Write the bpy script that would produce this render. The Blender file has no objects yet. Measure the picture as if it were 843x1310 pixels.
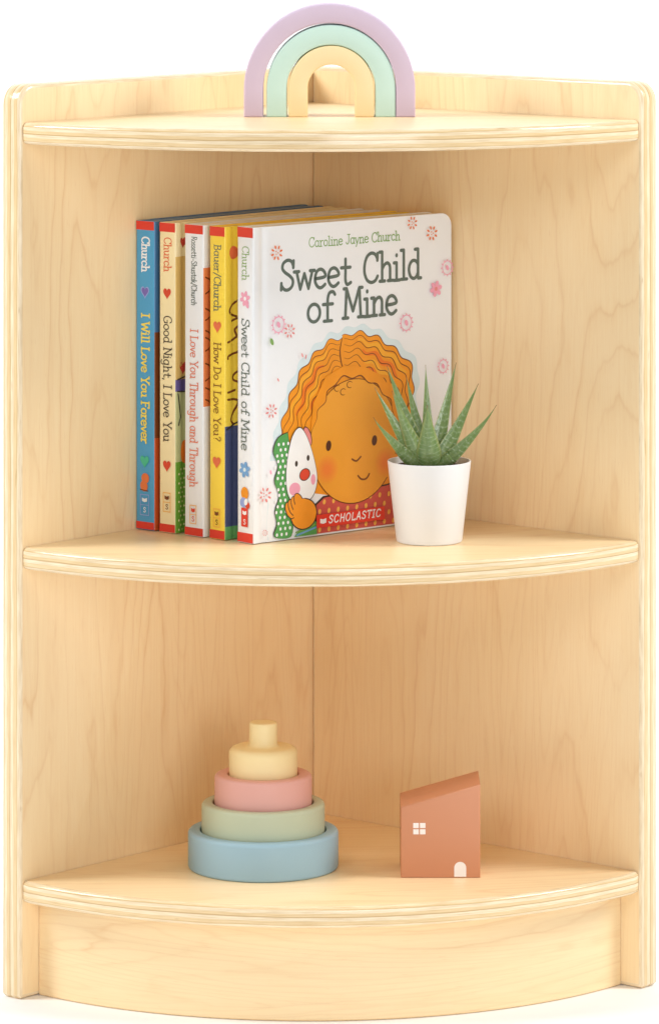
import bpy, bmesh, math, random
from math import sin, cos, pi, radians, hypot, atan2, sqrt, exp
from mathutils import Vector, Matrix
from mathutils.geometry import tessellate_polygon
random.seed(7)
SC = bpy.context.scene
COL = SC.collection

# ------------------------------------------------------------------ camera
cam = bpy.data.cameras.new('camera')
cam.sensor_fit = 'VERTICAL'
cam.sensor_height = 36.0
cam.sensor_width = 36.0 * 843 / 1310
cam.lens = 169.5
cam.shift_y = -0.6949
cam.clip_start, cam.clip_end = .1, 100
CAM = bpy.data.objects.new('camera', cam)
COL.objects.link(CAM)
CAM.location = (.01256, -3.43832, .80028)
CAM.rotation_euler = (pi / 2, 0, 0)
SC.camera = CAM

# ------------------------------------------------------------------ light
W = bpy.data.worlds.new('World'); SC.world = W; W.use_nodes = True
bg = W.node_tree.nodes['Background']
bg.inputs[0].default_value = (1, 1, 1, 1)
bg.inputs[1].default_value = .16

def area(name, loc, target, sx, sy, power, color=(1, 1, 1)):
    l = bpy.data.lights.new(name, 'AREA')
    l.shape = 'RECTANGLE'; l.size, l.size_y, l.energy, l.color = sx, sy, power, color
    o = bpy.data.objects.new(name, l); COL.objects.link(o)
    o.location = loc
    o.rotation_euler = (Vector(target) - Vector(loc)).to_track_quat('-Z', 'Y').to_euler()
    return o
area('key_softbox', (-.8, -3.3, 1.95), (0, -.1, .25), 1.8, 1.2, 33.5, (.985, .99, 1))
area('fill_softbox', (1.0, -3.6, .55), (0, -.1, .4), 1.6, .9, 35, (.985, .99, 1))
area('backdrop_lamp', (-1.9, -.35, 1.9), (-.4, 1.5, .3), 1.0, 1.0, 62)
area('backdrop_lamp', (1.9, -.35, 1.9), (.4, 1.5, .3), 1.0, 1.0, 62)

SC.view_settings.view_transform = 'Standard'
SC.view_settings.look = 'None'
SC.view_settings.exposure = -0.16
SC.view_settings.gamma = 1.0
SC.render.engine = 'CYCLES'
SC.cycles.use_denoising = True
SC.cycles.max_bounces = 16
SC.cycles.diffuse_bounces = 14
SC.cycles.sample_clamp_indirect = 6

# ------------------------------------------------------------------ materials
def lin(c): return c / 12.92 if c <= .04045 else ((c + .055) / 1.055) ** 2.4
def C(r, g, b, k=1.0): return (lin(r / 255) * k, lin(g / 255) * k, lin(b / 255) * k, 1)

class NT:
    def __init__(s, name):
        s.m = bpy.data.materials.new(name); s.m.use_nodes = True
        s.t = s.m.node_tree; s.b = s.t.nodes['Principled BSDF']
    def n(s, kind, **kw):
        x = s.t.nodes.new(kind)
        for k, v in kw.items(): setattr(x, k, v)
        return x
    def put(s, sock, v):
        if isinstance(v, bpy.types.NodeSocket): s.t.links.new(v, sock)
        elif v is not None: sock.default_value = v
    def math(s, op, a, b=None, c=None):
        x = s.n('ShaderNodeMath', operation=op)
        for i, v in enumerate((a, b, c)): s.put(x.inputs[i], v) if v is not None else None
        return x.outputs[0]
    def vec(s, x, y, z=0.0):
        v = s.n('ShaderNodeCombineXYZ')
        for i, k in enumerate((x, y, z)): s.put(v.inputs[i], k)
        return v.outputs[0]
    def noise(s, v, scale=1.0, detail=2.0, rough=.5, dist=0.0):
        x = s.n('ShaderNodeTexNoise')
        s.put(x.inputs['Vector'], v); x.inputs['Scale'].default_value = scale
        x.inputs['Detail'].default_value = detail; x.inputs['Roughness'].default_value = rough
        x.inputs['Distortion'].default_value = dist
        return x.outputs[0]
    def ramp(s, f, stops, interp='LINEAR'):
        x = s.n('ShaderNodeValToRGB'); r = x.color_ramp; r.interpolation = interp
        while len(r.elements) < len(stops): r.elements.new(.5)
        for e, (p, c) in zip(r.elements, stops):
            e.position = p; e.color = c if isinstance(c, tuple) else (c, c, c, 1)
        s.put(x.inputs[0], f)
        return x.outputs[0]
    def mix(s, f, a, b, mode='MIX'):
        x = s.n('ShaderNodeMix', data_type='RGBA', blend_type=mode)
        s.put(x.inputs[0], f); s.put(x.inputs[6], a); s.put(x.inputs[7], b)
        return x.outputs[2]
    def bump(s, h, strength, dist=.001):
        x = s.n('ShaderNodeBump'); x.inputs['Strength'].default_value = strength
        x.inputs['Distance'].default_value = dist
        s.put(x.inputs['Height'], h); s.t.links.new(x.outputs[0], s.b.inputs['Normal'])
    def uv(s):
        u = s.n('ShaderNodeUVMap'); u.uv_map = 'UVMap'
        x = s.n('ShaderNodeSeparateXYZ'); s.t.links.new(u.outputs[0], x.inputs[0])
        return x.outputs[0], x.outputs[1]

MATS = {}
def paint(name, col, rough=.45, coat=0.0, var=.03, scale=60, bump=0.0, spec=.5):
    """A coloured surface with a faint, uneven tone and a little surface relief."""
    if name in MATS: return MATS[name]
    k = NT(name)
    geo = k.n('ShaderNodeTexCoord').outputs['Object']
    n = k.noise(geo, scale, 3, .6)
    c = k.mix(n, tuple(v * (1 - var) for v in col[:3]) + (1,), tuple(min(.95, v * (1 + var)) for v in col[:3]) + (1,))
    k.put(k.b.inputs['Base Color'], c)
    k.put(k.b.inputs['Roughness'], k.math('MULTIPLY_ADD', n, .12, rough - .06))
    k.b.inputs['Specular IOR Level'].default_value = spec
    k.b.inputs['Coat Weight'].default_value = coat
    k.b.inputs['Coat Roughness'].default_value = .2
    if bump:
        k.bump(k.noise(geo, 900, 2), bump, .0003)
    MATS[name] = k.m
    return k.m

def maple():
    """Light maple veneer; UV is in metres, u across the grain and v along it."""
    k = NT('maple_veneer')
    u, v = k.uv()
    # cathedral figure: contour lines of a stretched height field
    field = k.noise(k.vec(k.math('MULTIPLY', u, 10), k.math('MULTIPLY', v, 1.35)), 1, 1.5, .45, .2)
    wob = k.noise(k.vec(k.math('MULTIPLY', u, 70), k.math('MULTIPLY', v, 16)), 1, 2, .6)
    f = k.math('MULTIPLY_ADD', field, 24, k.math('MULTIPLY', wob, .9))
    saw = k.math('FRACT', f)
    line = k.ramp(saw, [(0, .25), (.12, 0.0), (.6, .06), (.84, .35), (.93, 1.0), (1.0, .25)])
    fine = k.noise(k.vec(k.math('MULTIPLY', u, 26), k.math('MULTIPLY', v, 1.6), 11.0), 1, 1.5, .5, .2)
    fine = k.ramp(k.math('FRACT', k.math('MULTIPLY_ADD', fine, 26, k.math('MULTIPLY', wob, .8))), [(.0, .3), (.15, 0.0), (.7, .1), (.9, 1.0), (1.0, .3)])
    vary = k.noise(k.vec(k.math('MULTIPLY', u, 22), k.math('MULTIPLY', v, 5), 4.2), 1, 2, .5)
    line = k.math('MULTIPLY', line, k.ramp(vary, [(.34, .12), (.66, 1.0)]))
    fib = k.noise(k.vec(k.math('MULTIPLY', u, 620), k.math('MULTIPLY', v, 22)), 1, 3, .65)
    pore = k.noise(k.vec(k.math('MULTIPLY', u, 1500), k.math('MULTIPLY', v, 90), 2.0), 1, 1, .5)
    tone = k.noise(k.vec(k.math('MULTIPLY', u, 7), k.math('MULTIPLY', v, 1.3), 9.0), 1, 2, .5)
    base = k.mix(k.ramp(tone, [(.3, 0.0), (.7, 1.0)]), WOOD_A, WOOD_B)
    base = k.mix(k.math('MULTIPLY', k.ramp(fib, [(.36, 0.0), (.72, 1.0)]), .32), base, WOOD_C)
    base = k.mix(k.math('MULTIPLY', k.math('MULTIPLY', fine, k.ramp(tone, [(.35, .1), (.65, 1.0)])), .2), base, WOOD_D)
    base = k.mix(k.math('MULTIPLY', line, .36), base, WOOD_D)
    base = k.mix(k.math('MULTIPLY', k.ramp(pore, [(.66, 0.0), (.8, 1.0)]), .25), base, WOOD_D)
    k.put(k.b.inputs['Base Color'], base)
    k.put(k.b.inputs['Roughness'], k.math('MULTIPLY_ADD', fib, .12, .30))
    k.b.inputs['Specular IOR Level'].default_value = .5
    k.bump(k.math('ADD', fib, k.math('MULTIPLY', line, -.3)), .12, .0004)
    return k.m

def ply(thick):
    """Plywood edge: pale layers; u runs across the thickness (metres), v along the edge."""
    k = NT('plywood_edge')
    u, v = k.uv()
    w = k.noise(k.vec(k.math('MULTIPLY', u, 60), k.math('MULTIPLY', v, 9)), 1, 2, .5)
    t = k.math('ADD', k.math('DIVIDE', u, thick), k.math('MULTIPLY_ADD', w, .16, -.08))
    lay = k.ramp(t, [(0, PLY_A), (.14, PLY_A), (.16, PLY_C), (.185, PLY_B), (.33, PLY_B), (.36, PLY_A), (.49, PLY_A), (.52, PLY_D), (.56, PLY_B),
                     (.67, PLY_B), (.7, PLY_A), (.83, PLY_A), (.85, PLY_C), (.875, PLY_B), (1, PLY_A)])
    st = k.noise(k.vec(k.math('MULTIPLY', u, 1300), k.math('MULTIPLY', v, 45)), 1, 3, .6)
    c = k.mix(k.math('MULTIPLY', k.ramp(st, [(.38, 0.0), (.72, 1.0)]), .6), lay, PLY_C)
    fl = k.noise(k.vec(k.math('MULTIPLY', u, 480), k.math('MULTIPLY', v, 42), 7.0), 1, 2, .5)
    c = k.mix(k.math('MULTIPLY', k.ramp(fl, [(.69, 0.0), (.76, 1.0)]), .55), c, PLY_D)
    k.put(k.b.inputs['Base Color'], c)
    k.b.inputs['Roughness'].default_value = .16
    k.bump(st, .15, .0004)
    return k.m

WOOD_A = C(245, 222, 180); WOOD_B = C(243, 216, 169); WOOD_C = C(236, 202, 149); WOOD_D = C(212, 160, 102)
PLY_A = C(243, 226, 193); PLY_B = C(234, 207, 160); PLY_C = C(203, 168, 116); PLY_D = C(186, 148, 96)
PANEL_T, SHELF_T = .0170, .0143
MAPLE, PLY_PANEL, PLY_SHELF = maple(), ply(PANEL_T), ply(SHELF_T)

# ------------------------------------------------------------------ mesh helpers
class MB:
    def __init__(s): s.f = []
    def face(s, pts, m=0, uvs=None): s.f.append((pts, m, uvs))
    def build(s, name, mats, parent=None, smooth=32, merge=True):
        bm = bmesh.new(); ul = bm.loops.layers.uv.new('UVMap')
        for pts, m, uvs in s.f:
            vs = [bm.verts.new(p) for p in pts]
            try: fc = bm.faces.new(vs)
            except ValueError: continue
            fc.material_index = m; fc.smooth = True
            if uvs:
                for l, t in zip(fc.loops, uvs): l[ul].uv = t
        if merge:
            bmesh.ops.remove_doubles(bm, verts=bm.verts, dist=2e-6)
            bmesh.ops.recalc_face_normals(bm, faces=bm.faces)
        me = bpy.data.meshes.new(name); bm.to_mesh(me); bm.free()
        for m in (mats if isinstance(mats, (list, tuple)) else [mats]): me.materials.append(m)
        if smooth: me.set_sharp_from_angle(angle=radians(smooth))
        o = bpy.data.objects.new(name, me); COL.objects.link(o)
        if parent: o.parent = parent
        return o

def empty(name, loc, rz=0):
    o = bpy.data.objects.new(name, None); COL.objects.link(o)
    o.empty_display_size = .02; o.location = loc; o.rotation_euler = (0, 0, rz)
    return o

def tag(o, label=None, cat=None, group=None, kind=None):
    for k, v in (('label', label), ('category', cat), ('group', group), ('kind', kind)):
        if v: o[k] = v
    return o

def inset(poly, d):
    """Offset a convex counter-clockwise outline inwards by d."""
    if d == 0: return list(poly)
    n = len(poly); out = []
    for i in range(n):
        p0, p1, p2 = (Vector(poly[i - 1]), Vector(poly[i]), Vector(poly[(i + 1) % n]))
        a = (p1 - p0).normalized(); b = (p2 - p1).normalized()
        na = Vector((-a.y, a.x)); nb = Vector((-b.y, b.x))
        m = na + nb
        out.append(tuple(p1 + m * (d / max(.2, 1 + na.dot(nb)))))
    return out

def fillet_steps(thick, r, n=4):
    """(depth, inset) pairs of a slab whose two rims are rounded with radius r."""
    lo = [(r - r * cos(i * pi / 2 / n), r - r * sin(i * pi / 2 / n)) for i in range(n + 1)]
    return lo + [(thick - w, d) for w, d in reversed(lo)]

def lathe(mb, prof, n=64, m=0, center=(0, 0)):
    for (r0, z0), (r1, z1) in zip(prof, prof[1:]):
        for i in range(n):
            a0, a1 = 2 * pi * i / n, 2 * pi * (i + 1) / n
            P = lambda r, z, a: (center[0] + r * cos(a), center[1] + r * sin(a), z)
            pts = [P(r0, z0, a0), P(r0, z0, a1), P(r1, z1, a1), P(r1, z1, a0)]
            if r0 < 1e-7: pts = [pts[0], pts[2], pts[3]]
            elif r1 < 1e-7: pts = pts[:3]
            mb.face(pts, m)

def arc2(cx, cy, r, a0, a1, n=6):
    return [(cx + r * cos(a0 + (a1 - a0) * i / n), cy + r * sin(a0 + (a1 - a0) * i / n)) for i in range(n + 1)]

# ------------------------------------------------------------------ setting
paper = paint('white_paper', (.94, .95, .955, 1), .8, 0, .01, 3)
mb = MB()
prof = [(-9, 0), (-3, 0), (-1, 0), (0, 0), (.8, 0)] + [(.8 + 1.0 * sin(t * pi / 24), 1.0 - cos(t * pi / 24)) for t in range(1, 13)] + [(1.8, 4)]
for (y0, z0), (y1, z1) in zip(prof, prof[1:]):
    mb.face([(-7, y0, z0), (7, y0, z0), (7, y1, z1), (-7, y1, z1)])
tag(mb.build('backdrop', paper, smooth=40), 'seamless white studio backdrop sweeping up from the floor', 'backdrop', kind='structure')

# ------------------------------------------------------------------ corner shelf
TH = .06925                      # the shelf unit stands turned by about 4 degrees
S2 = sqrt(.5)
PL, HT = .2952, .6103             # inner panel depth, panel height
Z1, Z2, Z3 = .58495, .3013, .07872
def ab(a, b): return ((-a + b) * S2, (-a - b) * S2)        # distances along the left / right panel, from the inner corner
def cab(x, y): return (x * cos(TH) - y * sin(TH), x * sin(TH) + y * cos(TH))
def wab(a, b): return cab(*ab(a, b))
Z0 = .0003
unit = empty('corner_shelf', (0, 0, Z0), TH)
tag(unit, 'light maple quarter-round corner shelf unit with three shelves between two plywood-edged panels', 'corner shelf')

def panel(side):
    t = PANEL_T
    a0 = -t if side == 'l' else .00004
    R = .0135
    out = [(a0, 0), (PL - .002, 0), (PL, .002)] + arc2(PL - R, HT - R, R, 0, pi / 2, 8) + [(a0, HT)]
    steps = fillet_steps(t, .0028)
    mb = MB()
    def P(p, w):
        x, y = ab(p[0], -w) if side == 'l' else ab(-w, p[0])
        return (x, y, p[1])
    loops = [(w, inset(out, d)) for w, d in steps]
    per = [0]
    for i in range(len(out)):
        per.append(per[-1] + hypot(out[i][0] - out[(i + 1) % len(out)][0], out[i][1] - out[(i + 1) % len(out)][1]))
    off = 0.0 if side == 'l' else 3.37
    for (w, lp), rev in ((loops[0], 0), (loops[-1], 1)):
        pts = lp[::-1] if rev else lp
        mb.face([P(p, w) for p in pts], 0, [(p[0] + off, p[1] + off * .6) for p in pts])
    n = len(out)
    for (w0, l0), (w1, l1) in zip(loops, loops[1:]):
        for i in range(n):
            j = (i + 1) % n
            mb.face([P(l0[i], w0), P(l0[j], w0), P(l1[j], w1), P(l1[i], w1)], 1, [(w0, per[i]), (w0, per[i + 1]), (w1, per[i + 1]), (w1, per[i])])
    return mb.build('side_panel', [MAPLE, PLY_PANEL], unit, smooth=25)
panel('l'); panel('r')

def sector(name, zt, thick, seed):
    g = .0004
    def rad(ph): return .2939 + .0024 * sin(2 * ph)
    N = 72
    def ring(d):
        pts = []
        for i in range(N + 1):
            ph = pi / 2 * i / N
            r = rad(ph) - d
            # blunt the two tips where the board meets the panels
            tip = .0016 * exp(-min(ph, pi / 2 - ph) * rad(ph) / .002)
            r -= tip
            pts.append((max(g, r * sin(ph)), max(g, r * cos(ph))))   # ph=0 at the right panel's tip -> a small
        return pts
    mb = MB()
    steps = fillet_steps(thick, .0032, 5)
    P = lambda p, w: (*ab(p[0], p[1]), zt - thick + w)
    def uvw(p):
        x, y = ab(*p); return (y + seed, x * .8 + seed * 2.3)
    rings = [(w, ring(d)) for w, d in steps]
    o = (g, g)
    for (w, rg), up in ((rings[0], 0), (rings[-1], 1)):
        mid = [(g + (p[0] - g) * .5, g + (p[1] - g) * .5) for p in rg]
        for i in range(N):
            mb.face([P(q, w) for q in (o, mid[i], mid[i + 1])], 0, [uvw(q) for q in (o, mid[i], mid[i + 1])])
            mb.face([P(q, w) for q in (mid[i], rg[i], rg[i + 1], mid[i + 1])], 0, [uvw(q) for q in (mid[i], rg[i], rg[i + 1], mid[i + 1])])
    for (w0, r0), (w1, r1) in zip(rings, rings[1:]):
        for i in range(N):
            v0, v1 = i * .0064, (i + 1) * .0064
            mb.face([P(r0[i], w0), P(r0[i + 1], w0), P(r1[i + 1], w1), P(r1[i], w1)], 1,
                    [(w0, v0 + seed), (w0, v1 + seed), (w1, v1 + seed), (w1, v0 + seed)])
        for k in (0, -1):
            mb.face([P(o, w0), P(r0[k], w0), P(r1[k], w1), P(o, w1)], 1, [(w0, 0), (w0, .3), (w1, .3), (w1, 0)])
    return mb.build(name, [MAPLE, PLY_SHELF], unit, smooth=25)
sector('shelf', Z1, SHELF_T, 1.1)
sector('shelf', Z2, SHELF_T, 5.7)
sector('shelf', Z3, SHELF_T, 9.2)

# curved kick board below the lowest shelf
mb = MB(); N = 64; RK, TK, ZK = .2772, .014, Z3 - SHELF_T - .0003
for i in range(N):
    p0, p1 = [.0022 + (pi / 2 - .0044) * (i + k) / N for k in (0, 1)]
    def K(ph, r, z): return (*ab((r + .002 * sin(2 * ph)) * sin(ph), (r + .002 * sin(2 * ph)) * cos(ph)), z)
    v0, v1 = p0 * RK + 20, p1 * RK + 20
    zs = [0, .001, ZK]
    rs = [RK - .001, RK, RK]
    for (z0, r0), (z1, r1) in zip(zip(zs, rs), zip(zs[1:], rs[1:])):
        mb.face([K(p0, r0, z0), K(p1, r0, z0), K(p1, r1, z1), K(p0, r1, z1)], 0, [(z0, v0), (z0, v1), (z1, v1), (z1, v0)])
    mb.face([K(p0, RK - TK, 0), K(p1, RK - TK, 0), K(p1, RK - TK, ZK), K(p0, RK - TK, ZK)], 0, [(0, v0), (0, v1), (ZK, v1), (ZK, v0)])
    mb.face([K(p0, RK - TK, 0), K(p1, RK - TK, 0), K(p1, RK - .001, 0), K(p0, RK - .001, 0)], 1)
    mb.face([K(p0, RK - TK, ZK), K(p1, RK - TK, ZK), K(p1, RK, ZK), K(p0, RK, ZK)], 1)
for ph in (.0022, pi / 2 - .0022):
    mb.face([K(ph, RK - TK, 0), K(ph, RK - .001, 0), K(ph, RK, .001), K(ph, RK, ZK), K(ph, RK - TK, ZK)], 1)
mb.build('kick_board', [MAPLE, PLY_SHELF], unit, smooth=25)

# the tip of a screw under the middle shelf
steel = paint('screw_steel', C(120, 105, 95), .4, 0, .1, 300)
steel.node_tree.nodes['Principled BSDF'].inputs['Metallic'].default_value = .8
mb = MB()
x, y = ab(.253, .115)
lathe(mb, [(0, .0), (.0028, 0), (.0034, .0008), (.0034, .0022), (0, .0022)], 20, center=(x, y))
sc = mb.build('screw_head', steel, unit)
sc.location.z = Z2 - SHELF_T - .0019

# ------------------------------------------------------------------ lettering (single-stroke slab letters)
def el(cx, cy, rx, ry, n=18): return [(cx + rx * cos(2 * pi * i / n + .6), cy + ry * sin(2 * pi * i / n + .6)) for i in range(n + 1)]
BOWL = [(.43, .48), (.33, .6), (.19, .61), (.08, .48), (.05, .28), (.12, .07), (.25, 0), (.36, .06), (.43, .2)]
# letter: (advance, smooth strokes, straight strokes, serif strokes)
GL = {
 ' ': (.34, [], [], []),
 'a': (.56, [BOWL], [[(.43, .62), (.43, .04), (.52, 0)]], []),
 'c': (.5, [[(.43, .47), (.35, .6), (.2, .61), (.08, .48), (.05, .28), (.12, .07), (.26, 0), (.44, .1)]], [], []),
 'd': (.6, [BOWL], [[(.43, 1), (.43, 0)]], [[(.3, 1), (.43, 1)], [(.43, 0), (.55, 0)]]),
 'e': (.52, [[(.06, .31), (.43, .36), (.41, .52), (.28, .62), (.13, .57), (.05, .38), (.06, .18), (.17, .02), (.3, 0), (.44, .1)]], [], []),
 'f': (.42, [[(.46, .9), (.39, 1.0), (.27, .97), (.21, .8), (.2, .55), (.2, .2), (.2, 0)]], [[(.04, .58), (.38, .58)]], [[(.07, 0), (.35, 0)]]),
 'g': (.56, [BOWL, [(.43, .62), (.43, .3), (.43, -.08), (.38, -.27), (.22, -.34), (.06, -.26)]], [], []),
 'h': (.58, [[(.11, .4), (.2, .55), (.33, .61), (.43, .5), (.44, .25), (.44, 0)]], [[(.11, 1), (.11, 0)]], [[(0, 1), (.11, 1)], [(.01, 0), (.22, 0)], [(.35, 0), (.55, 0)]]),
 'i': (.3, [], [[(.13, .6), (.13, 0)], [(.13, .84), (.13, .87)]], [[(.02, .6), (.13, .6)], [(.01, 0), (.26, 0)]]),
 'k': (.52, [], [[(.1, 1), (.1, 0)], [(.4, .6), (.11, .27)], [(.2, .37), (.45, 0)]], []),
 'l': (.3, [], [[(.13, 1), (.13, 0)]], [[(.01, 1), (.13, 1)], [(.01, 0), (.26, 0)]]),
 'n': (.58, [[(.11, .4), (.2, .55), (.33, .61), (.43, .5), (.44, .25), (.44, 0)]], [[(.11, .6), (.11, 0)]], [[(0, .6), (.11, .6)], [(.01, 0), (.22, 0)], [(.35, 0), (.55, 0)]]),
 'o': (.54, [el(.26, .305, .21, .305)], [], []),
 'r': (.44, [[(.12, .36), (.2, .53), (.3, .6), (.4, .58)]], [[(.12, .6), (.12, 0)]], [[(.01, .6), (.12, .6)], [(.01, 0), (.25, 0)]]),
 's': (.44, [[(.37, .5), (.27, .61), (.13, .59), (.07, .46), (.16, .35), (.29, .27), (.37, .15), (.3, .02), (.15, 0), (.04, .11)]], [], []),
 't': (.44, [[(.2, .88), (.2, .5), (.2, .15), (.27, .01), (.41, .07)]], [[(.03, .59), (.39, .59)]], []),
 'u': (.58, [[(.1, .6), (.1, .3), (.13, .08), (.24, 0), (.36, .08), (.44, .24)]], [[(.44, .6), (.44, 0)]], [[(0, .6), (.1, .6)], [(.34, .6), (.44, .6)], [(.44, 0), (.55, 0)]]),
 'v': (.48, [], [[(.04, .6), (.23, 0), (.42, .6)]], []),
 'w': (.72, [], [[(.05, .6), (.19, 0), (.35, .52), (.51, 0), (.66, .6)]], [[(-.05, .6), (.14, .6)], [(.57, .6), (.75, .6)]]),
 'y': (.5, [], [[(.04, .6), (.24, .02)], [(.44, .6), (.13, -.33)]], [[(-.04, .6), (.1, .6)]]),
 'A': (.62, [], [[(.03, 0), (.3, 1), (.57, 0)], [(.13, .34), (.47, .34)]], []),
 'B': (.58, [[(.1, 1), (.34, .98), (.44, .78), (.34, .57), (.1, .54)], [(.1, .54), (.38, .51), (.5, .27), (.38, .02), (.1, 0)]], [[(.1, 0), (.1, 1)]], [[(0, 1), (.1, 1)], [(0, 0), (.1, 0)]]),
 'C': (.68, [[(.59, .8), (.5, .95), (.34, 1.0), (.17, .9), (.07, .65), (.06, .35), (.16, .1), (.33, 0), (.5, .05), (.6, .2)]], [], [[(.6, .98), (.59, .74)]]),
 'D': (.66, [[(.1, 1), (.36, .96), (.54, .72), (.54, .28), (.36, .04), (.1, 0)]], [[(.1, 0), (.1, 1)]], [[(0, 1), (.1, 1)], [(0, 0), (.1, 0)]]),
 'F': (.54, [], [[(.1, 0), (.1, 1), (.5, 1), (.5, .86)], [(.1, .54), (.38, .54)]], [[(0, 1), (.1, 1)], [(0, 0), (.22, 0)]]),
 'G': (.7, [[(.59, .8), (.5, .95), (.34, 1.0), (.17, .9), (.07, .65), (.06, .35), (.16, .1), (.33, 0), (.5, .06), (.6, .2)]], [[(.38, .44), (.6, .44), (.6, .08)]], []),
 'H': (.66, [], [[(.1, 0), (.1, 1)], [(.56, 0), (.56, 1)], [(.1, .52), (.56, .52)]], [[(0, 1), (.2, 1)], [(0, 0), (.2, 0)], [(.46, 1), (.66, 1)], [(.46, 0), (.66, 0)]]),
 'I': (.36, [], [[(.16, 0), (.16, 1)], [(.02, 1), (.3, 1)], [(.02, 0), (.3, 0)]], []),
 'J': (.5, [[(.34, 1), (.34, .5), (.33, .18), (.22, 0), (.09, .04), (.03, .18)]], [], [[(.18, 1), (.48, 1)]]),
 'L': (.54, [], [[(.1, 1), (.1, 0), (.48, 0), (.48, .14)]], [[(0, 1), (.22, 1)], [(0, 0), (.1, 0)]]),
 'M': (.86, [], [[(.1, 0), (.15, 1), (.41, .22), (.67, 1), (.73, 0)]], [[(.0, 0), (.21, 0)], [(.62, 0), (.84, 0)], [(.04, 1), (.15, 1)], [(.67, 1), (.79, 1)]]),
 'N': (.68, [], [[(.1, 0), (.1, 1), (.56, 0), (.56, 1)]], [[(0, 0), (.2, 0)], [(0, 1), (.1, 1)], [(.46, 1), (.66, 1)]]),
 'O': (.7, [el(.34, .5, .29, .5)], [], []),
 'R': (.6, [[(.1, 1), (.36, .98), (.46, .76), (.36, .54), (.1, .5)]], [[(.1, 0), (.1, 1)], [(.28, .51), (.54, 0)]], [[(0, 1), (.1, 1)], [(0, 0), (.2, 0)]]),
 'S': (.58, [[(.5, .8), (.42, .96), (.27, 1.0), (.12, .91), (.08, .74), (.18, .6), (.36, .47), (.48, .32), (.46, .13), (.32, .01), (.16, .02), (.04, .16)]], [], [[(.51, .97), (.5, .74)], [(.03, .02), (.04, .24)]]),
 'T': (.62, [], [[(.03, .88), (.03, 1), (.57, 1), (.57, .88)], [(.3, 1), (.3, 0)]], [[(.18, 0), (.42, 0)]]),
 'W': (.86, [], [[(.05, 1), (.22, 0), (.42, .78), (.6, 0), (.79, 1)]], [[(-.03, 1), (.14, 1)], [(.7, 1), (.88, 1)]]),
 'Y': (.6, [], [[(.05, 1), (.3, .48), (.55, 1)], [(.3, .48), (.3, 0)]], [[(-.02, 1), (.13, 1)], [(.47, 1), (.63, 1)], [(.18, 0), (.42, 0)]]),
 ',': (.26, [], [[(.13, .04), (.08, -.16)]], []),
 '/': (.42, [], [[(.04, -.12), (.38, 1.05)]], []),
 '-': (.4, [], [[(.06, .32), (.32, .32)]], []),
 '?': (.5, [[(.06, .8), (.14, .96), (.28, 1), (.41, .9), (.4, .72), (.29, .56), (.24, .42), (.24, .28)]], [[(.24, .03), (.24, .06)]], []),
}
def smooth_pts(p, k=4):
    out = []; n = len(p)
    closed = hypot(p[0][0] - p[-1][0], p[0][1] - p[-1][1]) < 1e-6
    for i in range(n - 1):
        a = p[i - 1] if i else (p[-2] if closed else p[0])
        b, c = p[i], p[i + 1]
        d = p[i + 2] if i + 2 < n else (p[1] if closed else p[-1])
        for j in range(k):
            t = j / k
            out.append(tuple(.5 * (2 * b[q] + (c[q] - a[q]) * t + (2 * a[q] - 5 * b[q] + 4 * c[q] - d[q]) * t * t + (3 * b[q] - a[q] - 3 * c[q] + d[q]) * t ** 3) for q in (0, 1)))
    out.append(p[-1])
    return out

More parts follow.
